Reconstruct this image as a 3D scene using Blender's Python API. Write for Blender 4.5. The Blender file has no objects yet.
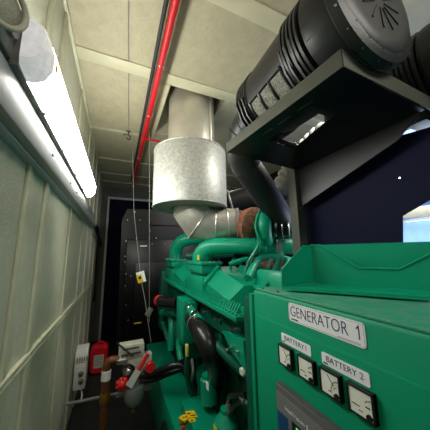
import bpy, bmesh, math, random
from mathutils import Vector, Matrix, Quaternion
random.seed(4)
C = bpy.context.scene.collection
V = Vector
PI = math.pi

# ------------------------------------------------------------------ camera model
F = 220.0
CAM = V((0, 0, 1.7))
vy = V((117 - 215, -(254 - 215), -F)).normalized()
vz = V((195 - 215, 1315.0, -F)).normalized()
vz = (vz - vz.dot(vy) * vy).normalized()
vx = vy.cross(vz)
R3 = Matrix((vx, vy, vz))                       # camera axes -> world axes


def at(px, py, X=None, Y=None, Z=None):
    """point of the real plane X / Y / Z = const seen at a photo position"""
    d = R3 @ V((px - 215, -(py - 215), -F))
    if X is not None:
        k = X / d.x
    elif Y is not None:
        k = Y / d.y
    else:
        k = (Z - CAM.z) / d.z
    return CAM + d * k


cam = bpy.data.cameras.new('camera')
cam.sensor_width = 36
cam.lens = F / 430 * 36
cam.clip_start = 0.02
camo = bpy.data.objects.new('camera', cam)
camo.matrix_world = Matrix.Translation(CAM) @ R3.to_4x4()
C.objects.link(camo)
bpy.context.scene.camera = camo


# ------------------------------------------------------------------ materials
def lin(c):
    c /= 255
    return c / 12.92 if c <= .04045 else ((c + .055) / 1.055) ** 2.4


def rgb(r, g, b):
    return (lin(r), lin(g), lin(b), 1)


def mat(name, col, rough=.5, metal=0, var=0, vscale=8, bump=0, bscale=60, col2=None, spec=.5, coat=0, stretch=None):
    m = bpy.data.materials.new(name)
    m.use_nodes = True
    nt = m.node_tree
    b = nt.nodes['Principled BSDF']
    b.inputs['Base Color'].default_value = col
    b.inputs['Roughness'].default_value = rough
    b.inputs['Metallic'].default_value = metal
    b.inputs['Specular IOR Level'].default_value = spec
    b.inputs['Coat Weight'].default_value = coat
    tc = nt.nodes.new('ShaderNodeTexCoord')
    src = tc.outputs['Object']
    if stretch:
        mp = nt.nodes.new('ShaderNodeMapping')
        mp.inputs['Scale'].default_value = stretch
        nt.links.new(src, mp.inputs['Vector'])
        src = mp.outputs['Vector']
    if var:
        n = nt.nodes.new('ShaderNodeTexNoise')
        n.inputs['Scale'].default_value = vscale
        n.inputs['Detail'].default_value = 5
        nt.links.new(src, n.inputs['Vector'])
        rp = nt.nodes.new('ShaderNodeMapRange')
        rp.inputs['From Min'].default_value = .35
        rp.inputs['From Max'].default_value = .7
        rp.inputs['To Max'].default_value = var
        nt.links.new(n.outputs['Fac'], rp.inputs['Value'])
        mx = nt.nodes.new('ShaderNodeMix')
        mx.data_type = 'RGBA'
        mx.inputs['A'].default_value = col
        mx.inputs['B'].default_value = col2 or tuple(c * .5 for c in col[:3]) + (1,)
        nt.links.new(rp.outputs['Result'], mx.inputs['Factor'])
        nt.links.new(mx.outputs['Result'], b.inputs['Base Color'])
    if bump:
        n2 = nt.nodes.new('ShaderNodeTexNoise')
        n2.inputs['Scale'].default_value = bscale
        n2.inputs['Detail'].default_value = 3
        nt.links.new(src, n2.inputs['Vector'])
        bp = nt.nodes.new('ShaderNodeBump')
        bp.inputs['Strength'].default_value = bump
        bp.inputs['Distance'].default_value = .01
        nt.links.new(n2.outputs['Fac'], bp.inputs['Height'])
        nt.links.new(bp.outputs['Normal'], b.inputs['Normal'])
    return m


def emit(name, col, s):
    m = bpy.data.materials.new(name)
    m.use_nodes = True
    b = m.node_tree.nodes['Principled BSDF']
    b.inputs['Base Color'].default_value = col
    b.inputs['Emission Color'].default_value = col
    b.inputs['Emission Strength'].default_value = s
    return m


M = dict(
    wall=mat('embossed_wall_panel', rgb(206, 206, 186), .5, 0, .5, 18, .5, 90, rgb(188, 190, 170)),
    rib=mat('wall_rib', rgb(212, 211, 184), .45, 0, .3, 12, .1, 60),
    ceil=mat('embossed_ceiling', rgb(190, 182, 152), .6, 0, .6, 14, .45, 42, rgb(168, 162, 134)),
    strip=mat('ceiling_strip', rgb(206, 202, 170), .5, 0, .2, 6),
    floor=mat('dark_floor', rgb(34, 37, 36), .6, 0, .6, 10, .3, 60, rgb(18, 19, 19)),
    navy=mat('navy_paint', rgb(7, 11, 40), .65, 0, .3, 4, spec=.12),
    blue=mat('blue_paint', rgb(70, 104, 172), .5, 0, .2, 3),
    greywall=mat('grey_wall', rgb(96, 98, 92), .6, 0, .3, 5),
    frame=mat('pale_frame', rgb(206, 206, 196), .45),
    green=mat('green_enamel', rgb(0, 148, 112), .4, 0, .25, 5, .04, 40, rgb(0, 130, 98), spec=.35, coat=.06),
    greenp=mat('green_panel_paint', rgb(0, 146, 106), .45, 0, .12, 3, .03, 200, rgb(0, 138, 100), spec=.3),
    greentop=mat('dusty_green', rgb(24, 140, 108), .55, 0, .8, 26, .1, 150, rgb(96, 146, 122)),
    greenshade=mat('shaded_green_enamel', rgb(0, 92, 70), .45, 0, .4, 10, .05, 60, rgb(2, 62, 50), spec=.35),  # same green enamel darkened, shade painted into low and recessed parts
    black=mat('black_plastic', rgb(33, 35, 35), .42, 0, .2, 14, .06, 90, rgb(25, 27, 27)),
    blackm=mat('black_sheet_metal', rgb(13, 14, 17), .34, .1, .2, 6),
    lipm=mat('grey_black_lip', rgb(74, 76, 66), .5, .1, .3, 8),
    matte=mat('matte_black', rgb(16, 17, 18), .5, 0, .2, 10),
    rubber=mat('black_rubber', rgb(22, 22, 23), .3, 0, 0, 8, .03, 80),
    mesh=mat('wire_screen', rgb(158, 156, 144), .6, .1, .9, 120, .9, 160, rgb(56, 55, 50)),
    galv=mat('galvanised_steel', rgb(184, 184, 176), .48, .3, .8, 40, .05, 40, rgb(142, 142, 136)),
    stain=mat('stainless_duct', rgb(204, 200, 188), .36, .55, .5, 9, .03, 30, rgb(140, 136, 124)),
    stack=mat('stainless_stack', rgb(206, 202, 188), .36, .6, .4, 7, .02, 30, rgb(170, 160, 140)),
    seam=mat('seam_steel', rgb(222, 222, 210), .3, .6),
    lag=mat('brown_lagging', rgb(160, 104, 76), .8, 0, .9, 22, .8, 30, rgb(96, 60, 44), stretch=(1, 1, 2.5)),
    grey=mat('grey_metal', rgb(150, 152, 146), .42, .4, .3, 12),
    tray=mat('white_trunking', rgb(150, 154, 153), .4, 0, .12, 10),
    trayd=mat('trunking_underside', rgb(176, 184, 190), .6),
    finemesh=mat('fine_mesh', rgb(178, 174, 154), .6, .1, .5, 220, .5, 260, rgb(120, 118, 104)),
    beige=mat('beige_plastic', rgb(196, 190, 168), .5, 0, .3, 20),
    plasticg=mat('grey_plastic', rgb(122, 122, 114), .55, 0, .3, 20),
    white=mat('white_plastic', rgb(222, 222, 214), .45, 0, .15, 20),
    cream=mat('cream_plastic', rgb(202, 200, 184), .5, 0, .4, 24),
    label=mat('white_label', rgb(246, 246, 248), .4),
    ink=mat('purple_ink', rgb(66, 60, 110), .6),
    inkd=mat('dark_ink', rgb(40, 42, 46), .6),
    dial=mat('dial_face', rgb(246, 246, 234), .35, 0, .1, 30),
    bezel=mat('black_bezel', rgb(22, 22, 22), .35),
    red=mat('red_paint', rgb(206, 22, 38), .4, 0, .2, 12, .03, 60, rgb(170, 14, 28)),
    redp=mat('red_plastic', rgb(214, 34, 32), .4),
    yellow=mat('yellow_sticker', rgb(240, 200, 12), .45),
    yellowp=mat('pale_yellow_plastic', rgb(222, 214, 110), .5),
    brass=mat('brass', rgb(176, 122, 44), .35, .8, .4, 30),
    copper=mat('brown_pipe', rgb(112, 66, 34), .45, .25, .7, 24, .1, 60, rgb(72, 42, 24)),
    bowl=mat('grey_bowl', rgb(126, 132, 128), .25, .1, .2, 10, coat=.4),
    silver=mat('bright_steel', rgb(212, 212, 208), .25, .9),
    dispframe=mat('grey_display_frame', rgb(92, 94, 92), .45),
    dispface=mat('grey_display_face', rgb(110, 112, 110), .45),
    dispblue=mat('blue_keypad', rgb(20, 66, 110), .4),
    screen=mat('dark_screen', rgb(14, 18, 22), .15),
    lit=emit('lit_green_pixel', rgb(80, 200, 110), .8),
    tube=emit('lit_diffuser', (1, 1, .93, 1), 17),
    clear=mat('clear_end_diffuser', rgb(214, 210, 216), .25, 0, .8, 34, .3, 30, rgb(140, 134, 150), coat=.5),
    pane=emit('daylit_pane', rgb(140, 180, 240), .8),
    cable=mat('grey_cable', rgb(140, 140, 130), .5),
)
# the lit end of the strip light is partly see-through plastic
M['clear'].node_tree.nodes['Principled BSDF'].inputs['Emission Color'].default_value = (1, 1, .97, 1)
M['clear'].node_tree.nodes['Principled BSDF'].inputs['Emission Strength'].default_value = .3


# ------------------------------------------------------------------ mesh builder
class MB:
    def __init__(s):
        s.bm = bmesh.new()

    def box(s, a, b, bev=0.0, rot=None, piv=None):
        a, b = V(a), V(b)
        t = bmesh.new()
        bmesh.ops.create_cube(t, size=1)
        sz = V([abs(b[i] - a[i]) for i in range(3)])
        c = (a + b) / 2
        for v in t.verts:
            v.co = V((v.co.x * sz.x, v.co.y * sz.y, v.co.z * sz.z))
        if bev:
            bmesh.ops.bevel(t, geom=t.edges[:], offset=min(bev, min(sz) * .45), segments=2, affect='EDGES', profile=.5)
        for v in t.verts:
            p = v.co + c
            if rot is not None:
                pv = V(piv) if piv is not None else c
                p = rot @ (p - pv) + pv
            v.co = p
        s._join(t)
        return s

    def _join(s, t):
        me = bpy.data.meshes.new('t')
        t.to_mesh(me)
        t.free()
        s.bm.from_mesh(me)
        bpy.data.meshes.remove(me)

    def rings(s, rings, cap=True, closed=True):
        vs = [[s.bm.verts.new(p) for p in r] for r in rings]
        n = len(vs[0])
        for i in range(len(vs) - 1):
            for j in range(n if closed else n - 1):
                k = (j + 1) % n
                s.bm.faces.new((vs[i][j], vs[i][k], vs[i + 1][k], vs[i + 1][j]))
        if cap:
            s.bm.faces.new(list(reversed(vs[0])))
            s.bm.faces.new(vs[-1])
        return s

    def prism(s, pts, off):
        pts = [V(p) for p in pts]
        off = V(off)
        return s.rings([pts, [p + off for p in pts]])

    def lathe(s, p, d, prof, seg=32, cap=True):
        """prof: (distance along d, radius)"""
        p, d = V(p), V(d).normalized()
        u = d.orthogonal().normalized()
        w = d.cross(u)
        return s.rings([[p + d * t + (u * math.cos(2 * PI * j / seg) + w * math.sin(2 * PI * j / seg)) * max(r, 1e-4)
                         for j in range(seg)] for t, r in prof], cap)

    def cyl(s, a, b, r, r2=None, seg=24):
        a, b = V(a), V(b)
        return s.lathe(a, b - a, [(0, r), ((b - a).length, r if r2 is None else r2)], seg)

    def torus(s, c, d, R, r, seg=36, sub=10, arc=1.0):
        c, d = V(c), V(d).normalized()
        u = d.orthogonal().normalized()
        w = d.cross(u)
        n = seg if arc == 1 else seg + 1
        rs = []
        for i in range(n):
            a = 2 * PI * i / seg * arc
            o = u * math.cos(a) + w * math.sin(a)
            rs.append([c + o * (R + r * math.cos(2 * PI * j / sub)) + d * r * math.sin(2 * PI * j / sub) for j in range(sub)])
        if arc == 1:
            rs.append(rs[0])
        s.rings(rs, cap=arc != 1)
        return s

    def tube(s, pts, r, seg=16, smooth=8):
        pts = [V(p) for p in pts]
        rr = list(r) if isinstance(r, (list, tuple)) else [r] * len(pts)
        if smooth and len(pts) > 2:
            q, qr = [], []
            for i in range(len(pts) - 1):
                p0 = pts[max(i - 1, 0)]; p1 = pts[i]; p2 = pts[i + 1]; p3 = pts[min(i + 2, len(pts) - 1)]
                for k in range(smooth):
                    t = k / smooth
                    q.append(.5 * ((2 * p1) + (p2 - p0) * t + (2 * p0 - 5 * p1 + 4 * p2 - p3) * t * t + (3 * p1 - p0 - 3 * p2 + p3) * t ** 3))
                    qr.append(rr[i] * (1 - t) + rr[i + 1] * t)
            q.append(pts[-1]); qr.append(rr[-1])
            pts, rr = q, qr
        u = None
        rs = []
        for i, p in enumerate(pts):
            if i == 0:
                d = pts[1] - p
            elif i == len(pts) - 1:
                d = p - pts[i - 1]
            else:
                d = (pts[i + 1] - p).normalized() + (p - pts[i - 1]).normalized()
            d.normalize()
            if u is None:
                u = d.orthogonal().normalized()
            else:
                u = (u - d * u.dot(d)).normalized()
            w = d.cross(u)
            k = 1.0
            if 0 < i < len(pts) - 1 and not smooth:
                k = 1 / max(.6, math.sqrt(.5 * (1 + (pts[i + 1] - p).normalized().dot((p - pts[i - 1]).normalized()))))
            rs.append([p + (u * math.cos(2 * PI * j / seg) + w * math.sin(2 * PI * j / seg)) * rr[i] for j in range(seg)])
        return s.rings(rs)

    def ball(s, c, r, sc=(1, 1, 1), seg=20):
        t = bmesh.new()
        bmesh.ops.create_uvsphere(t, u_segments=seg, v_segments=seg // 2, radius=r)
        for v in t.verts:
            v.co = V((v.co.x * sc[0], v.co.y * sc[1], v.co.z * sc[2])) + V(c)
        s._join(t)
        return s


OFF = {}


def place(o, parent, loc):
    if parent is not None:
        o.parent = parent
        OFF[o.name] = OFF[parent.name]
    else:
        o.location = loc
        OFF[o.name] = V(loc)
    return OFF[o.name]


def part(name, mb, m, parent=None, loc=(0, 0, 0), label=None, smooth=True):
    me = bpy.data.meshes.new(name)
    o = bpy.data.objects.new(name, me)
    C.objects.link(o)
    off = place(o, parent, loc)
    bmesh.ops.translate(mb.bm, verts=mb.bm.verts[:], vec=-off)
    bmesh.ops.recalc_face_normals(mb.bm, faces=mb.bm.faces[:])
    for f in mb.bm.faces:
        f.smooth = smooth
    mb.bm.to_mesh(me)
    mb.bm.free()
    if smooth:
        me.set_sharp_from_angle(angle=math.radians(38))
    me.materials.append(M[m] if isinstance(m, str) else m)
    if label:
        o['label'] = label
    return o


def thing(name, label, cat, loc, group=None):
    o = bpy.data.objects.new(name, None)
    o.empty_display_size = .05
    C.objects.link(o)
    place(o, None, loc)
    return tag(o, label, cat, group)


def tag(o, label, cat, group=None):
    o['label'] = label
    o['category'] = cat
    if group:
        o['group'] = group
    return o


def struct(name, mb, m):
    o = part(name, mb, m)
    o['kind'] = 'structure'
    return o


def dup(src, shift, name=None, parent=None):
    """copy a thing (or part) with its children"""
    c = src.copy()
    C.objects.link(c)
    if parent is not None:
        c.parent = parent
    c.location = src.location + V(shift)
    OFF[c.name] = OFF[src.name] + V(shift)
    for ch in list(src.children):
        d = ch.copy(); C.objects.link(d); d.parent = c; OFF[d.name] = OFF[c.name]
        for g in list(ch.children):
            e = g.copy(); C.objects.link(e); e.parent = d; OFF[e.name] = OFF[c.name]
    return c


def writing(txt, origin, right, up, size, m, parent, name='lettering', align='LEFT', thick=.0006, width=None):
    cu = bpy.data.curves.new('t', 'FONT')
    cu.body = txt
    cu.size = size
    cu.align_x = align
    cu.offset = -size * .012
    cu.extrude = thick
    o = bpy.data.objects.new('t', cu)
    C.objects.link(o)
    bpy.context.view_layer.update()
    dg = bpy.context.evaluated_depsgraph_get()
    me = bpy.data.meshes.new_from_object(o.evaluated_get(dg))
    bpy.data.objects.remove(o)
    bpy.data.curves.remove(cu)
    right, up = V(right).normalized(), V(up).normalized()
    n = right.cross(up)
    k = 1.0
    if width:
        xs = [v.co.x for v in me.vertices]
        k = width / (max(xs) - min(xs))
    for v in me.vertices:
        v.co = V(origin) + right * v.co.x * k + up * v.co.y + n * v.co.z
    bm = bmesh.new()
    bm.from_mesh(me)
    bpy.data.meshes.remove(me)
    t = MB()
    t.bm.free()
    t.bm = bm
    return part(name, t, m, parent, smooth=False)


# ================================================================== SETTING
XW, XR, YB, H = -.37, 2.65, 5.35, 3.18
struct('floor', MB().box((XW - .1, -1.2, -.1), (XR + .1, YB + .1, 0)), 'floor')
OX0, OX1, OY0, OY1 = .36, .90, 1.74, 2.6           # ceiling opening for the exhaust
c = MB()
c.box((XW - .1, -1.2, H), (OX0, YB + .1, H + .1))
c.box((OX1, -1.2, H), (XR + .1, YB + .1, H + .1))
c.box((OX0, -1.2, H), (OX1, OY0, H + .1))
c.box((OX0, OY1, H), (OX1, YB + .1, H + .1))
# shaft above the opening
c.box((OX0 - .02, OY0 - .02, H + .1), (OX0, OY1 + .02, 3.9))
c.box((OX1, OY0 - .02, H + .1), (OX1 + .02, OY1 + .02, 3.9))
c.box((OX0, OY1, H + .1), (OX1, OY1 + .02, 3.9))
c.box((OX0, OY0 - .02, H + .1), (OX1, OY0, 3.9))
c.box((OX0, OY0, 3.9), (OX1, OY1, 3.92))
struct('ceiling', c, 'ceil')
n = 0


def trim(mb, m='strip'):
    global n
    n += 1
    return struct('trim_%d' % n, mb, m)


for y0, y1 in ((.88, .99), (1.62, 1.735), (3.62, 3.68), (4.32, 4.37), (4.83, 4.87)):
    trim(MB().box((XW, y0, H - .012), (XR, y1, H), .003))
trim(MB().box((XW, 2.71, H - .012), (OX0 - .09, 2.76, H), .003))
trim(MB().box((OX0 - .09, OY0, H - .012), (OX0 - .004, OY1 + .1, H), .003))
trim(MB().box((XW, -1.2, H - .025), (XW + .022, YB, H), .004), 'rib')

# left wall: embossed panels, cover ribs, a horizontal rail
struct('wall_left', MB().box((XW - .1, -1.2, 0), (XW, YB, H)), 'wall')
for y, w in ((.32, .05), (.66, .035), (1.14, .035), (1.40, .06), (2.08, .022), (2.76, .02), (3.25, .03), (3.75, .03), (4.3, .04)):
    r = MB()
    r.box((XW, y - w / 2, 0), (XW + .014, y + w / 2, H - .02), .004)
    if w > .03:
        r.box((XW, y + w / 2, 0), (XW + .006, y + w / 2 + .05, H - .02), .002)
    trim(r, 'rib')
trim(MB().box((XW, -1, 1.205), (XW + .02, 4.3, 1.226), .005).box((XW, -1, 1.232), (XW + .02, 4.3, 1.25), .005), 'rib')

for y in (1.478, .71):
    trim(MB().box((XW, y, 0), (XW + .003, y + .012, 1.9)), 'inkd')
# back wall: dark blue with a pale frame, grey band above and beside
struct('wall_back', MB().box((XW, YB - .02, 0), (XR, YB + .08, H)), 'navy')
t = MB()
t.box((-.255, YB - .07, 0), (-.21, YB - .02, 2.96), .006)
t.box((-.21, YB - .07, 2.91), (XR, YB - .02, 2.96), .006)
trim(t, 'frame')
trim(MB().box((XW, YB - .03, 0), (-.26, YB - .02, H)).box((-.26, YB - .03, 2.965), (XR, YB - .02, H)), 'greywall')

# right wall: blue, with a daylit opening
wx0, wx1, wz0, wz1 = .2, 1.32, 1.15, 2.0
w = MB()
w.box((XR, -1.2, 0), (XR + .1, wx0, H)).box((XR, wx1, 0), (XR + .1, 1.7, H))
struct('wall_side', MB().box((XR, 1.7, 0), (XR + .1, YB, H)), 'matte')
w.box((XR, wx0, 0), (XR + .1, wx1, wz0)).box((XR, wx0, wz1), (XR + .1, wx1, H))
struct('wall_right', w, 'blue')
t = MB()
t.box((XR - .04, wx0 - .05, wz1), (XR + .02, wx1 + .06, wz1 + .10), .008)
t.box((XR - .03, wx0, wz1 - .03), (XR + .02, wx1, wz1 - .012), .004)
t.box((XR - .03, wx1, wz0), (XR + .02, wx1 + .05, wz1), .006)
t.box((XR - .03, wx0 - .05, wz0 - .05), (XR + .02, wx1 + .05, wz0), .006)
trim(t, 'white')
p = MB()
N = 60
p.rings([[V((XR + .05 + .008 * math.sin(i * 1.3), wx0 + (wx1 - wx0) * i / N, z)) for i in range(N + 1)] for z in (wz0, wz1)], cap=False, closed=False)
struct('window_1', p, 'pane')

# ================================================================== STRIP LIGHT, TRUNKING, SOUNDER
fy0, fy1 = .76, 2.45
t = thing('strip_light', 'lit white fluorescent strip light with ribbed end on the left wall above trunking', 'light', (XW, (fy0 + fy1) / 2, 2.3))
h = MB()
pr = [(XW, 2.255), (XW + .05, 2.255), (XW + .065, 2.27), (XW + .065, 2.43), (XW + .05, 2.445), (XW, 2.445)]
h.rings([[V((x, y, z)) for x, z in pr] for y in (fy0, fy1)])
part('housing', h, 'plasticg', t)
pd = [(XW + .066, 2.262), (XW + .09, 2.262), (XW + .118, 2.28), (XW + .136, 2.32), (XW + .138, 2.375), (XW + .126, 2.418), (XW + .09, 2.438), (XW + .066, 2.44)]
part('diffuser', MB().rings([[V((x, y, z)) for x, z in pd] for y in (fy0 + .07, fy1)]), 'tube', t)
cx = XW + .108
cz = 2.35


def shr(k, y):
    return [V((cx + (x - cx) * k, y, cz + (z - cz) * k)) for x, z in pd]


part('end_diffuser', MB().rings([shr(.78, fy0 - .02), shr(.95, fy0 + .01), shr(1, fy0 + .04), shr(1, fy0 + .069)]), 'clear', t, label='clear ribbed end of the diffuser')
part('end_rim', MB().rings([[V((x, y, z)) for x, z in [(XW + .05, 2.258), (XW + .07, 2.258), (XW + .07, 2.45), (XW + .05, 2.45)]] for y in (fy0 - .005, fy1)]), 'plasticg', t)
e = MB()
e.box((XW, fy0 - .10, 2.27), (XW + .055, fy0, 2.43), .012)
e.cyl((XW + .055, fy0 - .05, 2.35), (XW + .068, fy0 - .05, 2.35), .034)
part('end_cap', e, 'plasticg', t)
for y in (1.0, 1.35, 1.75, 2.15):
    part('clip', MB().box((XW + .055, y - .01, 2.252), (XW + .08, y + .01, 2.27), .004), 'plasticg', t)
part('sticker', MB().box((XW + .1375, fy0 + .075, 2.335), (XW + .1395, fy0 + .10, 2.368)), 'yellow', t, label='small yellow sticker')

t = thing('cable_trunking', 'long white metal cable trunking along the left wall under the strip light', 'trunking', (XW, 1.8, 2.06))
k = MB()
k.rings([[V((x, y, z)) for x, z in [(XW, 2.088), (XW + .073, 2.088), (XW + .075, 2.092), (XW + .052, 2.248), (XW + .048, 2.251), (XW, 2.251)]] for y in (-.6, 3.55)])
part('channel', k, 'tray', t)
part('underside', MB().box((XW, -.6, 2.078), (XW + .04, 3.55, 2.088), .003), 'trayd', t, label='dark grey lower flange')
for y in (1.2, 1.65, 1.9, 2.6):
    part('screw', MB().cyl((XW + .066, y, 2.165), (XW + .071, y, 2.166), .007, seg=10), 'inkd', t)
o = part('cable_bundle', MB().tube([(XW + .035, 3.55, 2.13), (XW + .05, 3.75, 2.1), (XW + .055, 4.0, 2.04), (XW + .055, 4.6, 1.98), (XW + .055, 5.2, 1.9)], .03)
         .tube([(XW + .05, 3.55, 2.12), (XW + .07, 3.8, 2.11), (XW + .07, 4.1, 2.0), (XW + .05, 4.4, 1.6), (XW + .05, 4.5, .9)], .018), 'rubber', loc=(XW, 3.6, 2))
tag(o, 'black cables leaving the far end of the white trunking', 'cable')

t = thing('wall_sounder', 'round grey sounder with mesh face and thick ring at the end of strip light', 'sounder', (XW, .615, 2.315))
sb = V((XW, .635, 2.315))
sc = V((XW + .078, .615, 2.315))
sd = V((.75, -.5, -.2)).normalized()
part('body', MB().lathe(sb, sc - sb, [(0, .03), (.03, .03), (.04, .042), (.07, .046)]), 'plasticg', t)
part('mesh_face', MB().lathe(sc - sd * .012, sd, [(0, .048), (.009, .047), (.016, .034), (.019, .012), (.0195, 0.001)]), 'finemesh', t)
part('ring', MB().torus(sc + sd * .007, sd, .051, .0075), 'beige', t)
part('bracket', MB().box((XW, .615, 2.245), (XW + .045, .655, 2.30), .006), 'plasticg', t)

# ================================================================== CEILING PIPES AND CORDS
t = thing('sprinkler_pipe', 'long red sprinkler pipe under the ceiling with a short side branch', 'pipe', (.22, 2.2, 3.07))
px_, pz = .225, 3.08
part('main_pipe', MB().cyl((px_, -1.0, pz), (px_, 4.5, pz), .022), 'red', t)
part('end_plug', MB().lathe((px_, 4.5, pz), (0, 1, 0), [(0, .028), (.05, .028), (.07, .02)]), 'redp', t)
part('branch_pipe', MB().cyl((px_, 2.6, pz), (.46, 2.62, pz), .014), 'red', t)
part('tee_fitting', MB().cyl((px_, 2.55, pz), (px_, 2.65, pz), .03).cyl((px_, 2.6, pz), (px_ + .05, 2.603, pz), .02), 'redp', t)
for y in (.95, 1.45, 2.1, 3.2, 4.0):
    part('pipe_clamp', MB().torus((px_, y, pz), (0, 1, 0), .024, .004, 20, 6).cyl((px_, y, pz + .02), (px_, y, H), .005, seg=8), 'silver', t)
o = part('conduit', MB().tube([(px_ - .045, -1, pz + .03), (px_ - .045, 4.4, pz + .03)], .014, 10, 0), 'inkd', loc=(px_, 1, 3.1))
tag(o, 'thin dark grey conduit running beside the red sprinkler pipe', 'conduit')


def sprinkler(p, label):
    t = thing('ceiling_sprinkler', label, 'sprinkler', p)
    x, y, z = p
    part('stem', MB().cyl((x, y, z), (x, y, H), .008, seg=10), 'brass', t)
    part('frame', MB().tube([(x - .004, y, z), (x - .018, y, z - .02), (x - .004, y, z - .045)], .004, 8).tube([(x + .004, y, z), (x + .018, y, z - .02), (x + .004, y, z - .045)], .004, 8), 'brass', t)
    part('deflector', MB().cyl((x, y, z - .045), (x, y, z - .05), .02, seg=14), 'brass', t)


sprinkler((.28, 2.5, 3.12), 'small brass sprinkler head hanging beside the ceiling opening')
t = thing('ceiling_hook', 'small dark wire hook on the bare ceiling left of red pipe', 'hook', (.05, 2.69, 3.16))
part('plate', MB().cyl((.05, 2.69, H - .008), (.05, 2.69, H), .03, seg=14), 'plasticg', t)
part('hook_wire', MB().tube([(.05, 2.69, H), (.05, 2.69, 3.13), (.075, 2.69, 3.11), (.06, 2.69, 3.07), (.03, 2.69, 3.09)], .006, 8)
     .tube([(.05, 2.69, 3.13), (.01, 2.68, 3.13), (.0, 2.67, 3.10)], .005, 8), 'inkd', t)
o = part('ceiling_wire', MB().tube([(-.03, .0, H - .005), (-.02, 1.12, H - .005), (.05, 2.66, H - .006)], .0035, 6, 0), 'cable', loc=(0, 1, H))
tag(o, 'thin grey wire running along the ceiling to the small hook', 'wire')

t = thing('pull_cord', 'thin hanging cord with a yellow tag in front of the black radiator', 'cord', (.25, 2.7, 1.5))
A = at(131.5, 180, Y=2.9); A.z = 2.95; Bp = at(140.5, 276, Y=2.75); Cp = at(151, 342, Y=2.6)
part('cord', MB().tube([(A.x, A.y, 3.05), A, at(134, 212, Y=2.9), Bp, at(145, 300, Y=2.65), Cp], .0035, 6, 0), 'cable', t)
kn = at(134.5, 212, Y=2.9)
part('knot', MB().ball(kn, .016), 'plasticg', t)
a = at(141, 277, Y=2.72)
rt = Matrix.Rotation(math.radians(-14), 3, 'Y')
part('tag', MB().box(a - V((.045, .003, .062)), a + V((.045, .003, .062)), .002, rt), 'yellow', t, label='yellow and white warning tag')
part('tag_print', MB().box(a + V((.012, -.0045, -.062)), a + V((.045, -.003, .062)), 0, rt, a)
     .box(a + V((-.045, -.0045, .03)), a + V((.012, -.003, .062)), 0, rt, a), 'label', t, label='white strip on the yellow tag')
part('tag_symbol', MB().box(a + V((-.03, -.0045, -.02)), a + V((0, -.003, .012)), 0, rt, a), 'inkd', t)
a = at(149, 312, Y=2.65)
part('weight', MB().box(a - V((.03, .012, .045)), a + V((.03, .012, .045)), .008, Matrix.Rotation(.5, 3, 'Y')), 'plasticg', t, label='small grey weight on the cord')
o = part('hanging_wire', MB().tube([at(149.5, 130, Y=2.45), at(149.3, 322, Y=2.45)], .0028, 6, 0), 'cable', loc=(.3, 2.45, 2))
tag(o, 'straight thin wire hanging just left of the steel silencer', 'wire')

# ================================================================== EXHAUST
ex, ey = .625, 2.0
t = thing('exhaust_stack', 'silver steel exhaust duct with fat silencer sleeve rising into the ceiling opening', 'exhaust', (ex, ey, 2.1))
part('upper_duct', MB().lathe((ex + .01, ey, 2.6), (0, 0, 1), [(0, .232), (1.25, .232)], 48), 'stack', t)
sd_ = MB()
sd_.box((ex + .13, ey - .205, 2.75), (ex + .15, ey - .165, 3.8), .004)
part('duct_seam', sd_, 'stack', t)
part('silencer_sleeve', MB().lathe((ex, ey, 2.12), (0, 0, 1), [(0, .18), (0, .345), (.006, .352), (.54, .352), (.55, .345), (.55, .222)], 56, False), 'galv', t)
for z_ in (2.67, 2.125):
    part('sleeve_rim', MB().torus((ex, ey, z_), (0, 0, 1), .35, .007, 48, 8), 'galv', t)
ep = [V((ex + .02, ey, 2.35)), V((ex + .02, ey, 2.10)), V((ex + .09, ey - .02, 1.985)), V((ex + .23, ey - .06, 1.95)), V((ex + .35, ey - .12, 1.968)), V((ex + .41, ey - .155, 1.97))]
er = [.188, .188, .185, .172, .152, .145]
el = MB().tube(ep, er, 40, 0)
part('elbow', el, 'stain', t)
for i in (1, 2, 3, 4):
    d = ((ep[i + 1] - ep[i]).normalized() + (ep[i] - ep[i - 1]).normalized()).normalized()
    part('elbow_seam', MB().torus(ep[i], d, er[i] + .001, .005, 40, 6), 'seam', t)
d = (ep[5] - ep[4]).normalized()
part('outlet_flange', MB().lathe(ep[5], d, [(0, .14), (.012, .15), (.03, .15), (.04, .13)], 36), 'grey', t)

# ================================================================== GENERATOR ENGINE
eng = thing('generator_engine', 'big green diesel engine of the generator under the steel exhaust elbow', 'engine', (1.1, 2.2, .45))
blk = MB()
blk.box((.80, 1.05, .45), (1.5, 3.5, 1.30), .02)
blk.box((.90, 1.2, 1.28), (1.45, 3.45, 1.38), .03)
for y in (1.3, 1.65, 2.0, 2.35, 2.7, 3.05):
    blk.box((.75, y - .03, .55), (.82, y + .03, 1.15), .01)
    blk.cyl((.76, y + .16, .95), (.82, y + .16, .95), .07)
part('crankcase', blk, 'greenshade', eng)
s_ = MB()
s_.box((.715, 1.12, 1.12), (.82, 3.4, 1.30), .015)
for i in range(13):
    y = 1.2 + i * .17
    s_.cyl((.72, y, 1.205), (.70, y, 1.205), .014, seg=8)
part('cylinder_head_cover', s_, 'greenshade', eng)
for i in range(8):
    y = 1.22 + i * .125
    part('stud', MB().cyl((.716, y, 1.25 - .045 * (i % 2)), (.685, y, 1.25 - .045 * (i % 2)), .010, seg=8), 'silver', eng)


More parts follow.
